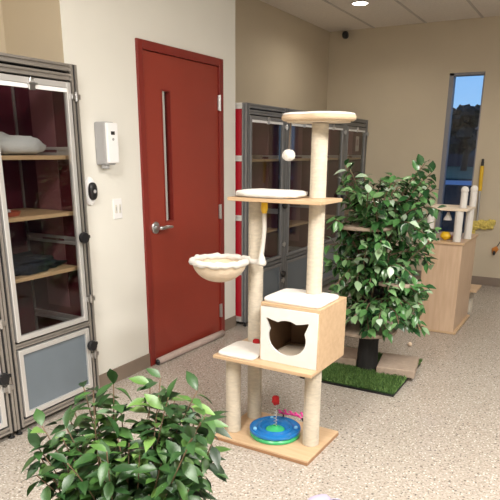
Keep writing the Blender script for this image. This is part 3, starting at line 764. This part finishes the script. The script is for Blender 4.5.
s = MB(); s.blob((0, 0, .040), (.030, .040, .040), 14, 8, .2, .8); s = s.build('toy_ball', 'black', None, True, (1.660, 5.42, .792)); tag(s, 'black cat toy behind the yellow toy on the cat tower', 'cat toy')

# ------------------------------------------------------------------ on the back wall
MP = thing('dust_mop', 'yellow dust mop with grey pole hanging on the back wall right of the window', 'mop', (1.505, YB-.045, 0))
b = MB(); b.tube([(-.018, 0, 1.40), (-.018, 0, 1.44)], [.014, .012], 10); b.tube([(-.018, 0, 1.36), (-.018, 0, 1.41)], .016, 10); b.build('grip_end', 'black', MP, 'auto')
b = MB(); b.tube([(-.012, 0, 1.09), (-.018, 0, 1.365)], .021, 12); b.build('grip', 'yellow', MP, 'auto')
b = MB(); b.tube([(-.002, 0, .72), (-.012, 0, 1.10)], .012, 10); b.build('pole', 'steel', MP, 'auto')
b = MB(); b.box((-.035, .02, 1.13), (.005, .0445, 1.16), .003); b.build('wall_clip', 'grey_plastic', MP)
b = MB()
rm_ = random.Random(4)
for i in range(240):
    u = rm_.uniform(-.10, .185); a = rm_.uniform(0, 2*PI); r = .036*rm_.uniform(.3, 1)
    c = V((u, -.005+r*.6*math.cos(a), .700+r*1.3*math.sin(a)+u*.16)); b.blob(c, (.019, .014, .017), 6, 4)
b.box((-.10, -.012, .665), (.18, .012, .715), .006)
b.build('mop_head', 'mop', MP, True)
b = MB(); b.box((-.060, -.006, .56), (-.010, .010, .68), .004); b.build('hanging_cloth', 'mop', MP)
WT = thing('feather_wand', 'orange and black feather wand hanging on the back wall at the right edge', 'cat toy', (1.735, YB-.03, 0))
b = MB(); b.tube([(.01, 0, .46), (.05, .004, .54), (.12, .012, .66), (.17, .02, .80), (.18, .024, .92)], .0045, 8); b.build('wire', 'black', WT, True)
b = MB()
for i in range(16):
    a = i*.7; b.tube([(.01, 0, .47), (.01+.028*math.cos(a)-.01, .020*math.sin(a)-.006, .44), (.014*math.cos(a)-.01, .012*math.sin(a)-.004, .385)], [.006, .012, .002], 6)
b.build('feather', 'orange_fuzz', WT, True)
b = MB(); b.blob((-.006, -.02, .40), (.017, .012, .030), 10, 8, .2); b.build('feather_tip', 'black', WT, True)
b = MB(); b.box((.165, .012, .91), (.195, .0305, .945), .004); b.build('wall_hook', 'grey_plastic', WT)
o = thing('security_camera', 'small black security camera high in the corner under the ceiling', 'camera', (-.235, YB, 2.845))
b = MB(); b.lathe([(.022, 0), (.022, .012), (.010, .02)], 14, Matrix.Rotation(PI/2, 4, 'X')); b.build('mount', 'black', o, 'auto')
b = MB(); b.tube([(.0, -.012, 0), (.006, -.05, .0)], .010, 8); b.blob((.012, -.075, -.008), (.036, .048, .042), 16, 10, 0, .8); b.build('body', 'black', o, True)

# small things on the floor
s = MB(); s.blob((0, 0, .017), (.019, .016, .017), 12, 8, .2); s = s.build('toy_ball', 'cream', None, True, (1.518, 4.62, 0)); tag(s, 'tiny cream ball on the floor behind the turf base', 'cat toy')
s = MB(); s.blob((0, 0, .022), (.055, .030, .022), 14, 8, .1, .8); s.tube([(.05, 0, .012), (.08, .012, .006), (.11, -.004, .005)], [.004, .003, .003], 6); s = s.build('toy_mouse', 'lavender', None, True, (1.775, 2.155, 0), (0, 0, .9)); tag(s, 'lavender toy at the bottom edge of the photo on the floor', 'cat toy')

# ------------------------------------------------------------------ lights
def can(x, y, label, power=5):
    o = thing('ceiling_light', label, 'ceiling light', (x, y, ZC), 0, 'recessed ceiling lights')
    b = MB(); b.lathe([(.085, -.002), (.090, -.010), (.074, -.011), (.070, .0)], 28, cap=False); b.build('trim_ring', 'white_plastic', o, 'auto')
    b = MB(); b.lathe([(.072, -.006), (.072, -.0095)], 28); b.build('lens', 'lamp', o)
    l = bpy.data.lights.new('downlight', 'AREA'); l.shape = 'DISK'; l.size = .14; l.energy = power; l.color = (1, .92, .8); l.spread = math.radians(150)
    lo = bpy.data.objects.new('downlight', l); COL.objects.link(lo); lo.parent = o; lo.location = (0, 0, -.016)
can(.371, 6.15, 'round lit ceiling downlight near the back corner')
can(2.8, 6.15, 'round ceiling downlight above the right of the back wall')
def troffer(x, y, label, power):
    o = thing('light_panel', label, 'ceiling light', (x, y, ZC), 0, 'long ceiling light panels')
    b = MB(); b.box((-.30, -.60, -.010), (-.28, .60, .0)); b.box((.28, -.60, -.010), (.30, .60, 0)); b.box((-.28, -.60, -.010), (.28, -.58, 0)); b.box((-.28, .58, -.010), (.28, .60, 0)); b.build('frame', 'white_plastic', o)
    b = MB(); b.box((-.28, -.58, -.006), (.28, .58, -.001)); b.build('diffuser', 'troffer', o)
    l = bpy.data.lights.new('panel_light', 'AREA'); l.shape = 'RECTANGLE'; l.size = .54; l.size_y = 1.14; l.energy = power; l.color = (1, .965, .91)
    lo = bpy.data.objects.new('panel_light', l); COL.objects.link(lo); lo.parent = o; lo.location = (0, 0, -.014)
troffer(1.61, .3, 'long ceiling light panel above and behind the camera on the left', 78)
troffer(3.42, 1.5, 'long ceiling light panel above the camera on the right', 100)
troffer(3.2, 2.9, 'long ceiling light panel over the right half of the room', 28)

# dusk sky
wd = bpy.data.worlds.new('dusk'); bpy.context.scene.world = wd; wd.use_nodes = True
nt = wd.node_tree; bg = nt.nodes['Background']
tc = nt.nodes.new('ShaderNodeTexCoord'); sx = nt.nodes.new('ShaderNodeSeparateXYZ'); rp = nt.nodes.new('ShaderNodeValToRGB')
nt.links.new(tc.outputs['Generated'], sx.inputs[0]); nt.links.new(sx.outputs['Z'], rp.inputs[0]); nt.links.new(rp.outputs[0], bg.inputs[0])
e = rp.color_ramp.elements; e[0].position = 0; e[0].color = (.42, .66, .95, 1); e[1].position = .5; e[1].color = (.10, .24, .62, 1)
k = e.new(.14); k.color = (.25, .52, .95, 1)
bg.inputs[1].default_value = .85

# ------------------------------------------------------------------ camera
sc = bpy.context.scene
cam = bpy.data.cameras.new('camera'); co = bpy.data.objects.new('camera', cam); COL.objects.link(co)
f_px, yaw, pitch, roll = 592.3, .5135, .2973, .0071
fwd = V((-math.sin(yaw)*math.cos(pitch), math.cos(yaw)*math.cos(pitch), -math.sin(pitch)))
right = V((math.cos(yaw), math.sin(yaw), 0)); up = right.cross(fwd)
r2 = right*math.cos(roll)+up*math.sin(roll); u2 = -right*math.sin(roll)+up*math.cos(roll)
mw = Matrix((r2, u2, -fwd)).transposed().to_4x4(); mw.translation = (2.6326, 0, 1.503)
co.matrix_world = mw
cam.sensor_width = 36; cam.sensor_fit = 'HORIZONTAL'; cam.lens = f_px/500*36; cam.shift_y = (333-250)/500
cam.clip_start = .05; cam.clip_end = 300
sc.camera = co
sc.view_settings.view_transform = 'Standard'; sc.view_settings.look = 'None'; sc.view_settings.gamma = 1
sc.view_settings.use_curve_mapping = False
sc.view_settings.exposure = 0.42
